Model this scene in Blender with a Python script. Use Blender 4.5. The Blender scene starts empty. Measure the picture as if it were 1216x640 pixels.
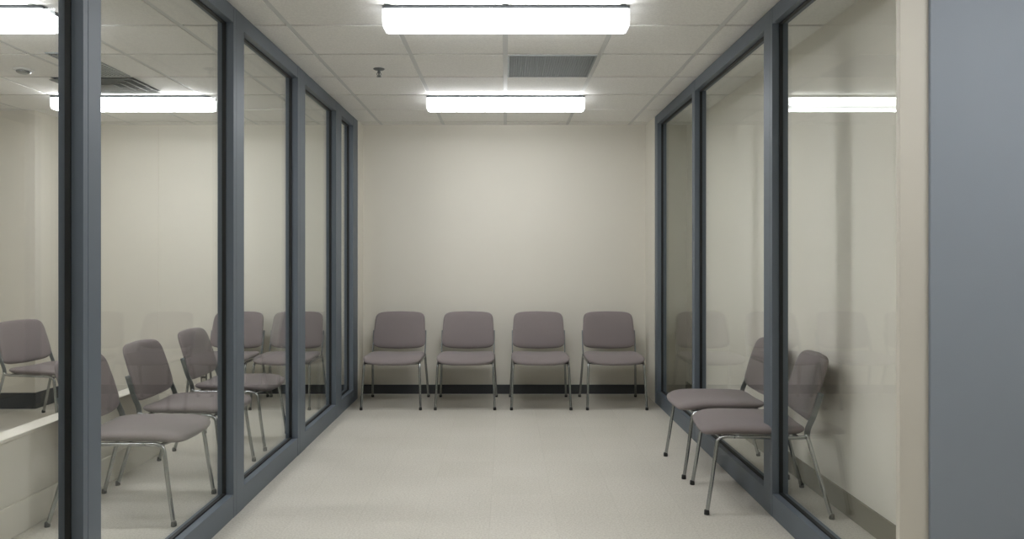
import bpy, bmesh, math, random
from mathutils import Vector, Matrix
random.seed(7)
S = bpy.context.scene
COL = S.collection
PI = math.pi
CAM_H = 1.376
CEIL = 2.696
BACK = 7.60

# ------------------------------------------------------------------ materials
def srgb(r, g, b):
    f = lambda c: (c/255/12.92) if c/255 <= 0.04045 else ((c/255+0.055)/1.055)**2.4
    return (f(r), f(g), f(b), 1)

def new_mat(name):
    m = bpy.data.materials.new(name); m.use_nodes = True
    nt = m.node_tree
    for n in list(nt.nodes): nt.nodes.remove(n)
    out = nt.nodes.new('ShaderNodeOutputMaterial')
    return m, nt, out

def N(nt, kind, **kw):
    n = nt.nodes.new(kind)
    for k, v in kw.items():
        if hasattr(n, k): setattr(n, k, v)
        else: n.inputs[k].default_value = v
    return n

def principled(name, col, rough=0.5, metal=0.0, spec=0.5, var=0.0, var_scale=8.0, bump=0.0, bump_scale=200.0, sheen=0.0, speck=0.0, speck_scale=220.0):
    m, nt, out = new_mat(name)
    b = N(nt, 'ShaderNodeBsdfPrincipled')
    b.inputs['Roughness'].default_value = rough
    b.inputs['Metallic'].default_value = metal
    b.inputs['Specular IOR Level'].default_value = spec
    if sheen:
        b.inputs['Sheen Weight'].default_value = sheen
        b.inputs['Sheen Roughness'].default_value = 0.5
    tc = N(nt, 'ShaderNodeTexCoord')
    src = None
    if var:
        nz = N(nt, 'ShaderNodeTexNoise'); nz.inputs['Scale'].default_value = var_scale; nz.inputs['Detail'].default_value = 4
        nt.links.new(tc.outputs['Object'], nz.inputs['Vector'])
        r = N(nt, 'ShaderNodeValToRGB')
        r.color_ramp.elements[0].position = 0.3; r.color_ramp.elements[1].position = 0.7
        r.color_ramp.elements[0].color = tuple(c*(1-var) for c in col[:3])+(1,)
        r.color_ramp.elements[1].color = tuple(min(1, c*(1+var)) for c in col[:3])+(1,)
        nt.links.new(nz.outputs['Fac'], r.inputs['Fac']); src = r.outputs['Color']
    if speck:
        nz = N(nt, 'ShaderNodeTexNoise'); nz.inputs['Scale'].default_value = speck_scale; nz.inputs['Detail'].default_value = 2
        nt.links.new(tc.outputs['Object'], nz.inputs['Vector'])
        r = N(nt, 'ShaderNodeValToRGB')
        r.color_ramp.elements[0].position = 0.35; r.color_ramp.elements[1].position = 0.65
        r.color_ramp.elements[0].color = (1-speck,)*3+(1,); r.color_ramp.elements[1].color = (1, 1, 1, 1)
        nt.links.new(nz.outputs['Fac'], r.inputs['Fac'])
        mx = N(nt, 'ShaderNodeMix', data_type='RGBA', blend_type='MULTIPLY'); mx.inputs[0].default_value = 1
        if src: nt.links.new(src, mx.inputs[6])
        else: mx.inputs[6].default_value = col
        nt.links.new(r.outputs['Color'], mx.inputs[7]); src = mx.outputs[2]
    if src: nt.links.new(src, b.inputs['Base Color'])
    else: b.inputs['Base Color'].default_value = col
    if bump:
        nz = N(nt, 'ShaderNodeTexNoise'); nz.inputs['Scale'].default_value = bump_scale; nz.inputs['Detail'].default_value = 3
        nt.links.new(tc.outputs['Object'], nz.inputs['Vector'])
        bp = N(nt, 'ShaderNodeBump'); bp.inputs['Strength'].default_value = bump; bp.inputs['Distance'].default_value = 0.002
        nt.links.new(nz.outputs['Fac'], bp.inputs['Height']); nt.links.new(bp.outputs['Normal'], b.inputs['Normal'])
    nt.links.new(b.outputs[0], out.inputs[0])
    return m

M = {}
M['wall'] = principled('cream_wall_paint', srgb(220, 216, 205), 0.75, spec=0.25, var=0.012, var_scale=1.5, bump=0.15, bump_scale=300)
M['wall_brightened'] = principled('brightened_cream_wall_paint', srgb(240, 236, 226), 0.75, spec=0.25, var=0.012, var_scale=1.5, bump=0.15, bump_scale=300)  # wall paint lightened to make up for weak light behind the right glass
M['tile'] = principled('ceiling_tile', srgb(243, 242, 238), 0.9, spec=0.1, speck=0.08, speck_scale=90, bump=0.2, bump_scale=120)
M['tbar'] = principled('ceiling_grid_metal', srgb(214, 215, 213), 0.55, spec=0.3)
M['white'] = principled('white_enamel', srgb(222, 222, 220), 0.4)
M['frame'] = principled('slate_frame_paint', srgb(94, 102, 111), 0.46, spec=0.4, var=0.02, var_scale=3)
M['gasket'] = principled('black_rubber', srgb(12, 13, 14), 0.6)
M['fabric'] = principled('mauve_grey_fabric', srgb(138, 129, 129), 0.95, spec=0.1, speck=0.16, speck_scale=420, bump=0.5, bump_scale=500, sheen=0.12)
M['chrome'] = principled('satin_chrome', srgb(165, 168, 168), 0.24, metal=1.0)
M['steel'] = principled('grey_steel', srgb(120, 125, 127), 0.35, metal=0.9)
M['black'] = principled('black_plastic', srgb(18, 18, 18), 0.5)
M['base_dark'] = principled('dark_vinyl_base', srgb(62, 64, 66), 0.5, spec=0.4)
M['base_tan'] = principled('tan_vinyl_base', srgb(128, 122, 108), 0.5, spec=0.3)
M['blue'] = principled('blue_grey_paint', srgb(134, 141, 150), 0.55, spec=0.35, var=0.02, var_scale=2.0, bump=0.12, bump_scale=160)
M['jamb'] = principled('cream_jamb_paint', srgb(196, 191, 180), 0.5, spec=0.35)
M['vent'] = principled('vent_grey_metal', srgb(150, 156, 158), 0.45, spec=0.4)
M['duct'] = principled('dark_duct', srgb(58, 62, 64), 0.8, spec=0.1)
M['diffuser_metal'] = principled('aged_diffuser_metal', srgb(128, 130, 128), 0.5, spec=0.3)
M['housing'] = principled('shadow_grey_housing', srgb(105, 110, 114), 0.6, spec=0.2)  # grey darkened to paint in the shadow gap above the lens
M['outlet'] = principled('outlet_dark', srgb(40, 40, 38), 0.5)
M['ivory'] = principled('ivory_plastic', srgb(190, 185, 170), 0.45)

# vinyl composition floor: speckle, faint tile joints, darker band along the back wall
def floor_mat():
    m, nt, out = new_mat('speckled_vinyl_tile')
    L = nt.links.new
    b = N(nt, 'ShaderNodeBsdfPrincipled'); b.inputs['Roughness'].default_value = 0.42; b.inputs['Specular IOR Level'].default_value = 0.4
    tc = N(nt, 'ShaderNodeTexCoord')
    n1 = N(nt, 'ShaderNodeTexNoise'); n1.inputs['Scale'].default_value = 95; n1.inputs['Detail'].default_value = 3
    L(tc.outputs['Object'], n1.inputs['Vector'])
    r1 = N(nt, 'ShaderNodeValToRGB'); e = r1.color_ramp.elements
    e[0].position = 0.32; e[0].color = srgb(191, 186, 176); e[1].position = 0.62; e[1].color = srgb(211, 207, 198)
    L(n1.outputs['Fac'], r1.inputs['Fac'])
    n2 = N(nt, 'ShaderNodeTexNoise'); n2.inputs['Scale'].default_value = 1.6; n2.inputs['Detail'].default_value = 3
    L(tc.outputs['Object'], n2.inputs['Vector'])
    r2 = N(nt, 'ShaderNodeValToRGB'); e = r2.color_ramp.elements
    e[0].position = 0.3; e[0].color = (0.95, 0.95, 0.94, 1); e[1].position = 0.7; e[1].color = (1, 1, 1, 1)
    L(n2.outputs['Fac'], r2.inputs['Fac'])
    mx = N(nt, 'ShaderNodeMix', data_type='RGBA', blend_type='MULTIPLY'); mx.inputs[0].default_value = 1
    L(r1.outputs['Color'], mx.inputs[6]); L(r2.outputs['Color'], mx.inputs[7])
    mp = N(nt, 'ShaderNodeMapping'); mp.inputs['Location'].default_value = (0.08, 0.1, 0)
    L(tc.outputs['Object'], mp.inputs['Vector'])
    br = N(nt, 'ShaderNodeTexBrick'); br.offset = 0; br.squash = 1
    br.inputs['Color1'].default_value = (1, 1, 1, 1); br.inputs['Color2'].default_value = (0.965, 0.965, 0.96, 1)
    br.inputs['Mortar'].default_value = (0.86, 0.86, 0.85, 1)
    br.inputs['Scale'].default_value = 1; br.inputs['Mortar Size'].default_value = 0.0012
    br.inputs['Brick Width'].default_value = 0.345; br.inputs['Row Height'].default_value = 0.345
    L(mp.outputs['Vector'], br.inputs['Vector'])
    m2 = N(nt, 'ShaderNodeMix', data_type='RGBA', blend_type='MULTIPLY'); m2.inputs[0].default_value = 1
    L(mx.outputs[2], m2.inputs[6]); L(br.outputs['Color'], m2.inputs[7])
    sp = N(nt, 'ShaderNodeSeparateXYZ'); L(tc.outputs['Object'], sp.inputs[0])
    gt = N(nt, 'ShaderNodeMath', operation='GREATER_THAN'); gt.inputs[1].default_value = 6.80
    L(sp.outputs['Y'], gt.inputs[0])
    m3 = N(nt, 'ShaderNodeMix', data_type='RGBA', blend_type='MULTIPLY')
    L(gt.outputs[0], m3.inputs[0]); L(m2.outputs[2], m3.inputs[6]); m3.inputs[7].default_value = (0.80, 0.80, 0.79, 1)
    L(m3.outputs[2], b.inputs['Base Color'])
    bp = N(nt, 'ShaderNodeBump'); bp.inputs['Strength'].default_value = 0.06; bp.inputs['Distance'].default_value = 0.002
    L(n1.outputs['Fac'], bp.inputs['Height']); L(bp.outputs['Normal'], b.inputs['Normal'])
    L(b.outputs[0], out.inputs[0])
    return m
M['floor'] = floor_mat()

def glass_mat():
    m, nt, out = new_mat('clear_float_glass')
    L = nt.links.new
    lw = N(nt, 'ShaderNodeLayerWeight'); lw.inputs['Blend'].default_value = 0.5
    p = N(nt, 'ShaderNodeMath', operation='POWER'); p.inputs[1].default_value = 5.0
    L(lw.outputs['Facing'], p.inputs[0])
    ma = N(nt, 'ShaderNodeMath', operation='MULTIPLY_ADD'); ma.inputs[1].default_value = 0.6; ma.inputs[2].default_value = 0.028
    L(p.outputs[0], ma.inputs[0])
    t = N(nt, 'ShaderNodeBsdfTransparent'); t.inputs['Color'].default_value = (0.988, 0.990, 0.985, 1)
    g = N(nt, 'ShaderNodeBsdfGlossy'); g.inputs['Roughness'].default_value = 0.0; g.inputs['Color'].default_value = (0.95, 1, 0.97, 1)
    mx = N(nt, 'ShaderNodeMixShader')
    L(ma.outputs[0], mx.inputs[0]); L(t.outputs[0], mx.inputs[1]); L(g.outputs[0], mx.inputs[2])
    L(mx.outputs[0], out.inputs[0])
    return m
M['glass'] = glass_mat()

def emit(name, strength, col=(0.962, 0.980, 0.998, 1)):
    m, nt, out = new_mat(name)
    e = N(nt, 'ShaderNodeEmission'); e.inputs['Color'].default_value = col; e.inputs['Strength'].default_value = strength
    nt.links.new(e.outputs[0], out.inputs[0])
    return m
LAMP = 25.5
M['lamp'] = emit('lit_acrylic_lens', LAMP)
M['lamp_side'] = emit('lit_acrylic_lens_side', LAMP*0.45)
M['lamp_edge'] = emit('lit_acrylic_lens_corner', LAMP*0.16)
M['lamp_end'] = emit('lit_lens_end', 1.6)

# ------------------------------------------------------------------ mesh helpers
def obj(name, bm, mats, parent=None, smooth=False):
    me = bpy.data.meshes.new(name)
    bmesh.ops.recalc_face_normals(bm, faces=bm.faces)
    bm.to_mesh(me); bm.free()
    for m in (mats if isinstance(mats, (list, tuple)) else [mats]): me.materials.append(m)
    if smooth:
        for p in me.polygons: p.use_smooth = True
    o = bpy.data.objects.new(name, me); COL.objects.link(o)
    if parent: o.parent = parent
    return o

def add_box(bm, x0, x1, y0, y1, z0, z1, bev=0.0, mat=0):
    vs = [bm.verts.new((x, y, z)) for x in (x0, x1) for y in (y0, y1) for z in (z0, z1)]
    F = [(0, 1, 3, 2), (4, 6, 7, 5), (0, 4, 5, 1), (2, 3, 7, 6), (0, 2, 6, 4), (1, 5, 7, 3)]
    fs = [bm.faces.new([vs[i] for i in f]) for f in F]
    for f in fs: f.material_index = mat
    if bev:
        ed = list({e for f in fs for e in f.edges})
        r = bmesh.ops.bevel(bm, geom=ed, offset=bev, segments=2, affect='EDGES', profile=0.6)
        for f in r['faces']: f.material_index = mat

def box(name, x0, x1, y0, y1, z0, z1, m, parent=None, bev=0.0):
    bm = bmesh.new(); add_box(bm, x0, x1, y0, y1, z0, z1, bev)
    return obj(name, bm, m, parent)

def add_prism_x(bm, prof, x0, x1, mats=None, caps=0):   # profile of (y,z) swept along x
    a = [bm.verts.new((x0, y, z)) for y, z in prof]; b = [bm.verts.new((x1, y, z)) for y, z in prof]
    n = len(prof)
    for i in range(n):
        f = bm.faces.new((a[i], a[(i+1) % n], b[(i+1) % n], b[i]))
        if mats: f.material_index = mats[i]
    for c in (a, b):
        f = bm.faces.new(c); f.material_index = caps

def add_tube(bm, pts, r, seg=12, flat=None):
    pts = [Vector(p) for p in pts]; n = len(pts)
    tan = []
    for i in range(n):
        t = (pts[min(i+1, n-1)]-pts[max(i-1, 0)]).normalized(); tan.append(t)
    ref = Vector((1, 0, 0)) if abs(tan[0].x) < 0.8 else Vector((0, 1, 0))
    u = (ref-tan[0]*ref.dot(tan[0])).normalized()
    rings = []
    for i in range(n):
        u = (u-tan[i]*u.dot(tan[i])).normalized(); v = tan[i].cross(u)
        ring = []
        for k in range(seg):
            a = 2*PI*k/seg
            if flat:
                ca, sa = math.cos(a), math.sin(a)
                p = pts[i]+u*flat[0]*math.copysign(abs(ca)**0.4, ca)+v*flat[1]*math.copysign(abs(sa)**0.4, sa)
            else:
                p = pts[i]+u*r*math.cos(a)+v*r*math.sin(a)
            ring.append(bm.verts.new(p))
        rings.append(ring)
    for i in range(n-1):
        for k in range(seg):
            bm.faces.new((rings[i][k], rings[i][(k+1) % seg], rings[i+1][(k+1) % seg], rings[i+1][k]))
    bm.faces.new(rings[0]); bm.faces.new(rings[-1])

def curve(pts, steps=6):                                  # Catmull-Rom through the points
    P = [Vector(p) for p in pts]; P = [2*P[0]-P[1]]+P+[2*P[-1]-P[-2]]
    out = []
    for i in range(1, len(P)-2):
        for s in range(steps):
            t = s/steps
            out.append(0.5*((2*P[i])+(P[i+1]-P[i-1])*t+(2*P[i-1]-5*P[i]+4*P[i+1]-P[i+2])*t*t+(3*P[i]-P[i-1]-3*P[i+1]+P[i+2])*t**3))
    out.append(P[-2]); return out

def add_lathe(bm, prof, cx, cy, seg=20):
    rings = []
    for r, z in prof:
        rings.append([bm.verts.new((cx+r*math.cos(2*PI*k/seg), cy+r*math.sin(2*PI*k/seg), z)) for k in range(seg)])
    for i in range(len(rings)-1):
        for k in range(seg):
            bm.faces.new((rings[i][k], rings[i][(k+1) % seg], rings[i+1][(k+1) % seg], rings[i+1][k]))
    bm.faces.new(rings[0]); bm.faces.new(rings[-1])

def pad(a, b, T, n, deform, seg=64, rings=14):
    bm = bmesh.new()
    rr = [math.sin(PI/2*(i/rings))for i in range(1, rings+1)]
    top, bot = [], []
    ct = bm.verts.new(deform(0, 0, T)); cb = bm.verts.new(deform(0, 0, -T))
    for r in rr:
        h = T*max(0.0, 1-r**7)**0.5
        rt, rb = [], []
        for k in range(seg):
            t = 2*PI*k/seg; c, s = math.cos(t), math.sin(t)
            e = 2.0/(2+(n-2)*r)
            x = a*r*math.copysign(abs(c)**e, c); y = b*r*math.copysign(abs(s)**e, s)
            rt.append(bm.verts.new(deform(x, y, h)))
            rb.append(rt[-1] if r >= 1-1e-6 else bm.verts.new(deform(x, y, -h)))
        top.append(rt); bot.append(rb)
    for R, c in ((top, ct), (bot, cb)):
        for k in range(seg):
            bm.faces.new((c, R[0][k], R[0][(k+1) % seg]))
            for i in range(len(R)-1):
                q = [R[i][k], R[i+1][k], R[i+1][(k+1) % seg], R[i][(k+1) % seg]]
                try: bm.faces.new(q)
                except ValueError: pass
    return bm

def tag(o, label=None, cat=None, group=None, kind=None):
    if label: o['label'] = label
    if cat: o['category'] = cat
    if group: o['group'] = group
    if kind: o['kind'] = kind
    return o

def empty(name, loc=(0, 0, 0), rz=0.0):
    o = bpy.data.objects.new(name, None); COL.objects.link(o)
    o.location = loc; o.rotation_euler = (0, 0, rz); o.empty_display_size = 0.1
    return o

def copy_tree(o, parent=None):
    c = o.copy(); COL.objects.link(c)
    if parent: c.parent = parent
    for ch in list(o.children): copy_tree(ch, c)
    return c

# ------------------------------------------------------------------ the setting
XL, XR = -1.43, 1.41             # corridor faces of the two glazed partitions
DEP = 0.085                      # depth of the framing
GL, GR = -1.482, 1.458           # glass planes
tag(box('floor', -5.4, 3.0, -2.6, 7.75, -0.08, 0.0, M['floor']), 'pale speckled vinyl tile floor with a darker band along the back wall', 'floor', kind='structure')

def ceiling():
    # tegular tiles hang a few millimetres below the grid they rest in
    bm = bmesh.new()
    zg = CEIL+0.022
    add_box(bm, -5.4, 3.0, -2.6, 7.75, zg, zg+0.05, 0, 1)
    wx, wy = 0.016, 0.014
    for k in range(-8, 5): add_box(bm, 0.62*k-0.0155, 0.62*k+0.0155, -2.6, 7.75, CEIL+0.004, zg+0.002, 0, 1)
    ks = range(-9, 5); js = range(-12, 6)
    for k in ks:
        x0, x1 = max(-5.4, 0.62*k+wx), min(3.0, 0.62*(k+1)-wx)
        for j in js:
            y0, y1 = max(-2.6, 4.33+0.62*j+wy), min(7.75, 4.33+0.62*(j+1)-wy)
            if x1-x0 > 0.01 and y1-y0 > 0.01: add_box(bm, x0, x1, y0, y1, CEIL, zg+0.004, 0, 0)
    return obj('ceiling', bm, [M['tile'], M['tbar']])
tag(ceiling(), 'suspended ceiling of pale mineral tiles in a metal grid', 'ceiling', kind='structure')

def wall(name, x0, x1, y0, y1, label, z0=0.0, z1=CEIL, m='wall'):
    return tag(box(name, x0, x1, y0, y1, z0, z1, M[m]), label, 'wall', kind='structure')
wall('wall_back', -4.25, 3.0, BACK, BACK+0.12, 'plain cream back wall behind the row of four chairs')
wall('wall_back_left', -5.4, -4.25, 6.85, BACK+0.12, 'cream wall at the far left behind the side room chair')
wall('wall_left', -5.4, -5.3, -2.6, 6.85, 'cream outer wall of the side room on the left')
wall('wall_rear', -5.4, 3.0, -2.6, -2.5, 'cream wall behind the viewer')
wall('wall_left_front', -1.55, XL, -2.5, 1.08, 'cream wall before the left glazed partition')
wall('wall_left_return', -1.515, XL+0.004, 7.345, BACK, 'narrow cream strip of wall between left glazing and back wall')
wall('wall_right_return', XR-0.004, 1.495, 7.142, BACK, 'narrow cream pier between right glazing and back wall')
wall('wall_right', 1.82, 1.92, 2.68, BACK, 'cream wall close behind the right glazing and its two chairs', m='wall_brightened')
wall('wall_right_front', 2.88, 3.0, -2.5, 2.75, 'cream wall at the near right out of view')
def ledge():
    bm = bmesh.new()
    add_box(bm, -2.52, -2.42, 1.1, 5.3, 0, 0.475, 0.002)
    add_box(bm, -2.53, -2.41, 1.09, 5.31, 0.475, 0.495, 0.004)
    return obj('wall_low', bm, M['wall'])
tag(ledge(), 'low cream wall behind the chairs in the left side room', 'wall', kind='structure')
tag(box('trim_2', -3.483, -3.474, BACK-0.004, BACK, 0.092, CEIL, M['wall']), 'thin vertical joint strip on the back wall of the left side room', 'trim', kind='structure')
tag(box('wall_front', 1.490, 2.88, 2.655, 2.671, 0, CEIL, M['blue'], bev=0.004), 'blue grey painted wall panel at the right edge of the view', 'wall', kind='structure')
tag(box('trim_1', 1.391, 1.82, 2.672, 2.70, 0, CEIL, M['jamb'], bev=0.003), 'cream painted jamb between the right glazing and the blue grey panel', 'trim', kind='structure')

def baseboard(name, x0, x1, y0, y1, h, m, label):
    bm = bmesh.new(); add_box(bm, x0, x1, y0, y1, 0, h, 0.0025)
    return tag(obj(name, bm, m), label, 'baseboard', kind='structure')
baseboard('baseboard_back', XL+0.004, XR-0.004, BACK-0.012, BACK, 0.092, M['base_dark'], 'dark grey vinyl baseboard under the cream back wall')
baseboard('baseboard_back_left', -2.50, -1.515, BACK-0.012, BACK, 0.092, M['base_dark'], 'dark vinyl baseboard on the back wall of the left side room')
baseboard('baseboard_back_far', -4.25, -2.50, BACK-0.012, BACK, 0.092, M['wall'], 'cream skirting on the back wall of the left side room')
baseboard('baseboard_return', -4.25, -4.238, 6.838, BACK-0.012, 0.145, M['base_dark'], 'tall dark baseboard turning the corner in the left side room')
baseboard('baseboard_left', -5.3, -4.25, 6.838, 6.85, 0.145, M['base_dark'], 'tall dark baseboard behind the far left chair')
baseboard('baseboard_right', 1.808, 1.82, 2.70, BACK, 0.124, M['base_tan'], 'taupe vinyl baseboard on the wall behind the right glazing')
baseboard('baseboard_low', -2.42, -2.408, 1.1, 5.3, 0.16, M['wall'], 'cream skirting board along the low wall in the left side room')

# glazed partitions ---------------------------------------------------------
def partition(name, sgn, face, glass_x, posts, y_near, label):
    root = empty(name, (face, 0, 0)); tag(root, label, 'glazed partition', kind='structure')
    bx = lambda a, b: (min(sgn*a, sgn*b), max(sgn*a, sgn*b))     # depth a..b measured away from the corridor
    RH, HH = 0.122, 0.088
    for (y0, y1) in posts:
        bm = bmesh.new(); w = y1-y0; g = y0+w*0.27
        a, b = bx(0, DEP)
        a1, b1 = bx(0.003, DEP)
        add_box(bm, a, b, y0, g-0.0012, 0, CEIL-0.004, 0.0015); add_box(bm, a, b, g+0.0012, y1, 0, CEIL-0.004, 0.0015)
        add_box(bm, a1, b1, g-0.002, g+0.002, 0, CEIL-0.005)
        obj('post', bm, M['frame'], root)
    spans = [(posts[i][1], posts[i+1][0]) for i in range(len(posts)-1)]
    if y_near is not None: spans = [(y_near, posts[0][0])]+spans
    gx = abs(glass_x-face)
    for (y0, y1) in spans:
        bm = bmesh.new(); a, b = bx(0.001, DEP)
        add_box(bm, a, b, y0, y1, 0, RH, 0.003)
        obj('bottom_rail', bm, M['frame'], root)
        bm = bmesh.new(); add_box(bm, a, b, y0, y1, CEIL-HH, CEIL-0.004, 0.002)
        obj('top_rail', bm, M['frame'], root)
        bm = bmesh.new(); a, b = bx(gx-0.004, gx+0.004)
        add_box(bm, a, b, y0-0.006, y1+0.006, RH-0.006, CEIL-HH+0.006)
        pane = obj('glass_pane', bm, M['glass'], root)
        bm = bmesh.new(); a, b = bx(gx-0.012, gx+0.007); t = 0.008
        for (p, q, r, s) in ((y0, y1, RH, RH+t), (y0, y1, CEIL-HH-t, CEIL-HH), (y0, y0+t, RH+t, CEIL-HH-t), (y1-t, y1, RH+t, CEIL-HH-t)):
            add_box(bm, a, b, p, q, r, s)
        gk = obj('gasket', bm, M['gasket'], pane)
    return root
postsL = [(1.08, 1.20), (2.568, 2.682), (3.99, 4.15), (5.225, 5.42), (6.41, 6.62), (7.13, 7.345)]
partition('window_1', -1, XL, GL, postsL, None, 'slate framed glazed partition with tall panes along the left side')
postsR = [(4.005, 4.135), (5.64, 5.722), (7.03, 7.142)]
partition('window_2', 1, XR, GR, postsR, 2.70, 'slate framed glazed partition with tall panes along the right side')

# ------------------------------------------------------------------ ceiling fixtures
def make_light():
    t = empty('ceiling_light')
    h = 0.65; d = 0.085; z = CEIL-0.003
    bm = bmesh.new(); add_box(bm, -h, h, -d-0.003, d+0.003, z-0.014, z, 0.002)
    obj('housing', bm, M['housing'], t)
    zt = z-0.014
    prof = [(-d, zt), (-d, z-0.082), (-d+0.008, z-0.097), (-d+0.026, z-0.104), (d-0.026, z-0.104), (d-0.008, z-0.097), (d, z-0.082), (d, zt)]
    bm = bmesh.new(); add_prism_x(bm, prof, -h+0.012, h-0.012, mats=[2, 1, 1, 0, 1, 1, 2, 1], caps=1)
    obj('diffuser', bm, [M['lamp'], M['lamp_edge'], M['lamp_side']], t)
    for s in (-1, 1):
        bm = bmesh.new(); p2 = [(y*1.01, zt+(zz-zt)*1.01) for y, zz in prof]
        add_prism_x(bm, p2, s*h, s*(h-0.012))
        e = obj('end_cap', bm, M['lamp_end'], t); e['label'] = 'clear moulded end of the lens'
    return t
lights = [(4.065, 'long fluorescent ceiling light nearest the viewer, large at the top of the view'),
          (6.295, 'fluorescent ceiling light farther down the room, nearer the back wall'),
          (1.835, 'fluorescent ceiling light overhead just out of view')]
fill_lights = [(-3.08, 4.065, 0, 1, 'added fluorescent light brightening the left side room, at the top left corner of the view'),  # made-up fixtures added to brighten the left side room and the near right
               (-3.08, 6.295, 0, 1, 'added fluorescent light brightening the left side room, beyond the square air diffuser'),
               (-3.08, 1.835, 0, 1, 'added fluorescent light brightening the left side room, out of view'),
               (2.10, 1.50, 0, 1, 'added fluorescent light brightening the near right, out of view')]
L0 = make_light()
for i, (y, lab) in enumerate(lights):
    o = L0 if i == 0 else copy_tree(L0)
    o.location = (0.004, y, 0); tag(o, lab, 'ceiling light', 'fluorescent lights along the ceiling')

for x, y, rz, sc, lab in fill_lights:
    o = copy_tree(L0); o.location = (x, y, 0); o.rotation_euler = (0, 0, rz); o.scale = (sc, sc if sc < 1 else 1, 1); tag(o, lab, 'ceiling light', 'fluorescent lights along the ceiling')

def make_vent(x0, x1, y0, y1, label, pitch=0.02):
    t = empty('ceiling_vent', ((x0+x1)/2, (y0+y1)/2, 0)); tag(t, label, 'vent')
    hx, hy = (x1-x0)/2, (y1-y0)/2; z = CEIL-0.004; f = 0.012
    bm = bmesh.new()
    for b in ((-hx, hx, -hy, -hy+f), (-hx, hx, hy-f, hy), (-hx, -hx+f, -hy+f, hy-f), (hx-f, hx, -hy+f, hy-f)):
        add_box(bm, b[0], b[1], b[2], b[3], z-0.003, z+0.009)
    obj('frame', bm, M['vent'], t)
    bm = bmesh.new()
    n = int((2*hx-2*f)/pitch)
    for i in range(1, n): x = -hx+f+(2*hx-2*f)*i/n; add_box(bm, x-0.0015, x+0.0015, -hy+f, hy-f, z-0.001, z+0.0075)
    n = int((2*hy-2*f)/pitch)
    for i in range(1, n): y = -hy+f+(2*hy-2*f)*i/n; add_box(bm, -hx+f, hx-f, y-0.0015, y+0.0015, z-0.0005, z+0.0075)
    obj('grille', bm, M['vent'], t)
    bm = bmesh.new(); add_box(bm, -hx+f, hx-f, -hy+f, hy-f, z+0.0075, z+0.009)
    b = obj('duct_opening', bm, M['duct'], t)
    return t
make_vent(0.016, 0.604, 4.965, 5.558, 'grey egg crate air return grille in the ceiling between the two lights', 0.016)
make_vent(-2.98, -2.74, 4.90, 5.54, 'narrow dark return grille in the side room ceiling beyond the left glass', 0.03)

def make_diffuser(x0, x1, y0, y1, label):
    t = empty('ceiling_diffuser', ((x0+x1)/2, (y0+y1)/2, 0)); tag(t, label, 'vent')
    hx, hy = (x1-x0)/2, (y1-y0)/2; z = CEIL-0.004
    for i in range(4):
        s0 = 1-0.24*i; s1 = s0-0.16
        bm = bmesh.new()
        def ring(s, zz): return [bm.verts.new((sx*hx*s, sy*hy*s, zz)) for sx, sy in ((-1, -1), (1, -1), (1, 1), (-1, 1))]
        A = ring(s0, z-0.016); B = ring(s0-0.03, z-0.017); C = ring(s1, z+0.001)
        for p, q in ((A, B), (B, C)):
            for k in range(4): bm.faces.new((p[k], p[(k+1) % 4], q[(k+1) % 4], q[k]))
        D = ring(s1+0.01, z+0.0025); E = ring(s0, z-0.014)
        for p, q in ((C, D), (D, E), (E, A)):
            for k in range(4): bm.faces.new((p[k], p[(k+1) % 4], q[(k+1) % 4], q[k]))
        obj('louver', bm, M['diffuser_metal'], t)
    bm = bmesh.new(); add_box(bm, -hx*0.98, hx*0.98, -hy*0.98, hy*0.98, z+0.003, z+0.006)
    obj('duct_opening', bm, M['duct'], t)
make_diffuser(-3.36, -2.74, 5.58, 6.05, 'square louvred air diffuser in the side room ceiling beyond the left glass')

def make_sprinkler(x, y, label):
    t = empty('sprinkler_head', (x, y, 0)); tag(t, label, 'sprinkler')
    z = CEIL-0.001
    bm = bmesh.new(); add_lathe(bm, [(0.04, z+0.004), (0.04, z-0.003), (0.032, z-0.008), (0.014, z-0.012)], 0, 0)
    obj('escutcheon', bm, M['steel'], t, True)
    bm = bmesh.new(); add_lathe(bm, [(0.010, z-0.010), (0.010, z-0.028), (0.005, z-0.034), (0.004, z-0.050)], 0, 0)
    for s in (-1, 1): add_tube(bm, curve([(s*0.008, 0, z-0.024), (s*0.014, 0, z-0.038), (s*0.003, 0, z-0.054)]), 0.0025, 8)
    obj('nozzle', bm, M['steel'], t, True)
    bm = bmesh.new(); add_lathe(bm, [(0.004, z-0.052), (0.017, z-0.054), (0.017, z-0.057), (0.004, z-0.058)], 0, 0)
    obj('deflector', bm, M['steel'], t, True)
make_sprinkler(-0.888, 5.33, 'small sprinkler head hanging from the ceiling left of the lights')
t = empty('smoke_detector', (-3.40, 5.35, 0)); tag(t, 'small flush white detector on the side room ceiling at the far left', 'smoke detector')
bm = bmesh.new(); add_lathe(bm, [(0.065, CEIL+0.002), (0.065, CEIL-0.008), (0.055, CEIL-0.012)], 0, 0, 28); obj('mounting_ring', bm, M['white'], t)
bm = bmesh.new(); add_lathe(bm, [(0.048, CEIL-0.011), (0.046, CEIL-0.022), (0.030, CEIL-0.030), (0.004, CEIL-0.032)], 0, 0, 28); obj('sensor_dome', bm, M['chrome'], t, True)

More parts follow.
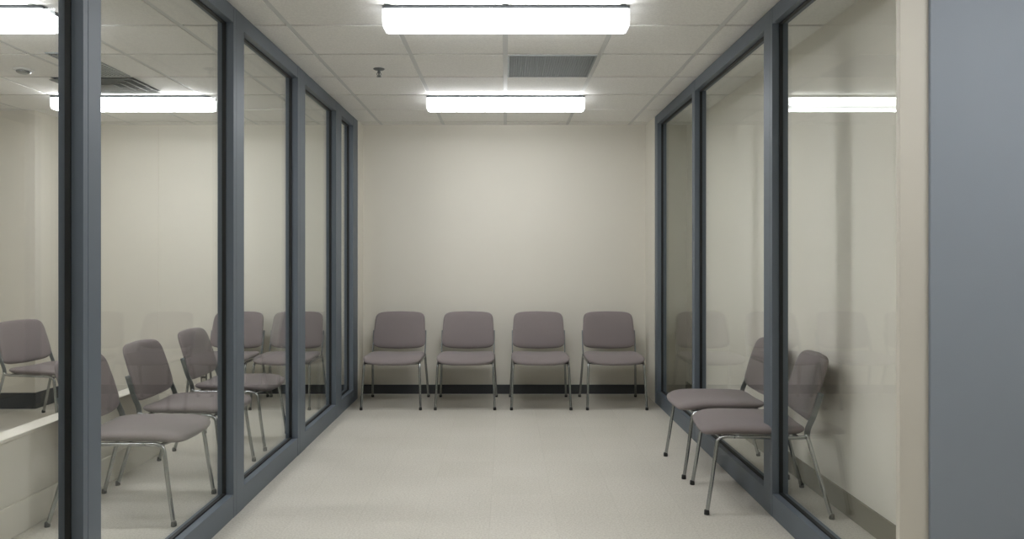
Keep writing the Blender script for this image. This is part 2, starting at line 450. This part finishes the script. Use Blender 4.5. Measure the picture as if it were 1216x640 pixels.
# wall outlet in the side room, low on the back wall under the corner chair
t = empty('wall_outlet', (-3.02, BACK, 0.165)); tag(t, 'small dark wall outlet low on the side room back wall', 'outlet')
bm = bmesh.new(); add_box(bm, -0.032, 0.032, -0.007, 0, -0.055, 0.055, 0.002); obj('cover_plate', bm, M['outlet'], t)
for dz in (-0.026, 0.026):
    bm = bmesh.new()
    add_box(bm, -0.017, 0.017, -0.0105, -0.006, dz-0.016, dz+0.016, 0.002)
    s = obj('socket', bm, M['ivory'], t)
    bm = bmesh.new()
    for dx in (-0.007, 0.007): add_box(bm, dx-0.0015, dx+0.0015, -0.0112, -0.010, dz-0.004, dz+0.009)
    add_box(bm, -0.003, 0.003, -0.0112, -0.010, dz-0.012, dz-0.007)
    obj('slot', bm, M['black'], s)

# ------------------------------------------------------------------ chairs
def make_chair():
    t = empty('side_chair')
    def seat_def(x, y, h):
        yy = y-0.07
        w = 1-0.05*max(0, yy)/0.2
        z = 0.448+h
        z -= 0.017*(1-(x/0.265)**2)-0.004
        if yy < -0.17:
            q = (-0.17-yy)/0.18; z -= 0.020*q*q
            if h < 0: z -= 0.004*q
        if yy > 0.1: z += 0.006*((yy-0.1)/0.1)**2
        return (x*w, yy, z)
    obj('seat', pad(0.266, 0.275, 0.029, 6.0, seat_def), M['fabric'], t, True)
    def back_def(x, y, h):
        # y runs up the backrest, h along its thickness (forward positive)
        w = 1-0.04*(y/0.168)
        z = 0.662+y
        if y < 0: z -= 0.020*(1-(x/0.25)**2)*min(1, -y/0.12)-0.006*min(1, -y/0.12)
        if y > 0: z += 0.010*(1-(x/0.25)**2)*min(1, y/0.12)
        yy = 0.255+(y+0.0)*0.30+0.028*(1-(x/0.245)**2)-0.010*(1-(y/0.168)**2)
        n = Vector((0, -0.958, 0.287))
        return (x*w, yy+n.y*h, z+n.z*h)
    obj('backrest', pad(0.248, 0.166, 0.024, 7.5, back_def), M['fabric'], t, True)
    for s in (-1, 1):
        bm = bmesh.new()
        pts = curve([(s*0.266, -0.33, 0.004), (s*0.259, -0.301, 0.19), (s*0.2525, -0.276, 0.365), (s*0.250, -0.262, 0.400), (s*0.249, -0.232, 0.414), (s*0.249, -0.18, 0.415)])
        add_tube(bm, pts, 0.0108)
        l = obj('leg', bm, M['chrome'], t, True)
        bm = bmesh.new(); add_lathe(bm, [(0.0135, 0.0), (0.0145, 0.003), (0.0135, 0.022), (0.0115, 0.026)], s*0.266, -0.33, 16)
        obj('foot_cap', bm, M['black'], l, True)
        bm = bmesh.new()
        pts = curve([(s*0.273, 0.31, 0.004), (s*0.263, 0.255, 0.20), (s*0.253, 0.200, 0.40), (s*0.251, 0.192, 0.430)])
        add_tube(bm, pts, 0.0108)
        l = obj('leg', bm, M['chrome'], t, True)
        bm = bmesh.new(); add_lathe(bm, [(0.0135, 0.0), (0.0145, 0.003), (0.0135, 0.022), (0.0115, 0.026)], s*0.273, 0.31, 16)
        obj('foot_cap', bm, M['black'], l, True)
        bm = bmesh.new()
        pts = curve([(s*0.250, 0.190, 0.425), (s*0.252, 0.197, 0.47), (s*0.253, 0.226, 0.54), (s*0.253, 0.262, 0.655)])
        add_tube(bm, pts, 0.01, 16, flat=(0.0055, 0.015))
        obj('back_support', bm, M['steel'], t, True)
    bm = bmesh.new()
    for s in (-1, 1):
        add_tube(bm, curve([(s*0.249, -0.185, 0.415), (s*0.249, 0.0, 0.415), (s*0.250, 0.16, 0.417), (s*0.2505, 0.195, 0.432)]), 0.0105)
    add_tube(bm, [(-0.245, -0.245, 0.408), (-0.12, -0.252, 0.397), (0, -0.254, 0.395), (0.12, -0.252, 0.397), (0.245, -0.245, 0.408)], 0.008)
    add_tube(bm, [(-0.249, 0.15, 0.413), (0.249, 0.15, 0.413)], 0.009)
    obj('seat_frame', bm, M['chrome'], t, True)
    return t

C0 = make_chair(); first = [True]
def place(x, y, rz, label, group):
    o = C0 if first[0] else copy_tree(C0)
    first[0] = False
    o.location = (x, y, 0); o.rotation_euler = (0, 0, rz); tag(o, label, 'chair', group)
    return o
ROW = 'row of chairs against the back wall'
place(-1.025, 7.115, 0, 'grey upholstered chair in the back wall row, beside the left glazing', ROW)
place(-0.360, 7.115, 0, 'grey upholstered chair second from the left in the back wall row', ROW)
place(0.322, 7.115, 0, 'grey upholstered chair third from the left in the back wall row', ROW)
place(1.002, 7.115, 0, 'grey upholstered chair in the back wall row, beside the right cream pier', ROW)
RG = 'chairs at the right glazing'
place(1.43, 4.275, -PI/2-0.10, 'grey upholstered chair at the right glazing, nearest the viewer, front legs in the room', RG)
place(1.435, 4.955, -PI/2, 'grey upholstered chair at the right glazing, behind the nearest one', RG)
LG = 'chairs along the low wall behind the left glass'
place(-2.02, 4.13, PI/2, 'grey upholstered chair behind the left glass, nearest the viewer', LG)
place(-2.02, 4.83, PI/2, 'grey upholstered chair behind the left glass, second in the side room row', LG)
place(-2.03, 5.63, PI/2, 'grey upholstered chair behind the left glass, farthest in the side room row', LG)
place(-2.02, 7.115, 0, 'grey upholstered chair added to strengthen a reflection, at the side room back wall close to the corridor glazing', 'chairs deep in the side room')  # extra chair added to back up the row's faint reflection in the left glass
place(-2.60, 7.115, 0, 'grey upholstered chair against the side room back wall, above the dark outlet', 'chairs deep in the side room')
place(-3.82, 6.35, PI/2-0.2, 'grey upholstered chair at the far left edge, beyond the low wall', 'chairs deep in the side room')

# ------------------------------------------------------------------ camera and render settings
cam = bpy.data.cameras.new('camera'); co = bpy.data.objects.new('camera', cam); COL.objects.link(co)
co.location = (0, 0, CAM_H); co.rotation_euler = (PI/2, 0, 0)
cam.sensor_width = 36; cam.lens = 36*900/1216
cam.shift_x = 8/1216; cam.shift_y = -15.5/1216
cam.clip_start = 0.02
S.camera = co

w = bpy.data.worlds.new('world'); S.world = w; w.use_nodes = True
w.node_tree.nodes['Background'].inputs[0].default_value = (0.5, 0.5, 0.5, 1)
w.node_tree.nodes['Background'].inputs[1].default_value = 0.0
S.view_settings.view_transform = 'Standard'; S.view_settings.look = 'None'
S.view_settings.gamma = 1; S.view_settings.use_curve_mapping = False
S.view_settings.exposure = 0.42
S.cycles.use_denoising = True
S.cycles.max_bounces = 10; S.cycles.diffuse_bounces = 5; S.cycles.glossy_bounces = 5
S.cycles.transparent_max_bounces = 24
S.cycles.sample_clamp_indirect = 8
S.cycles.caustics_reflective = False
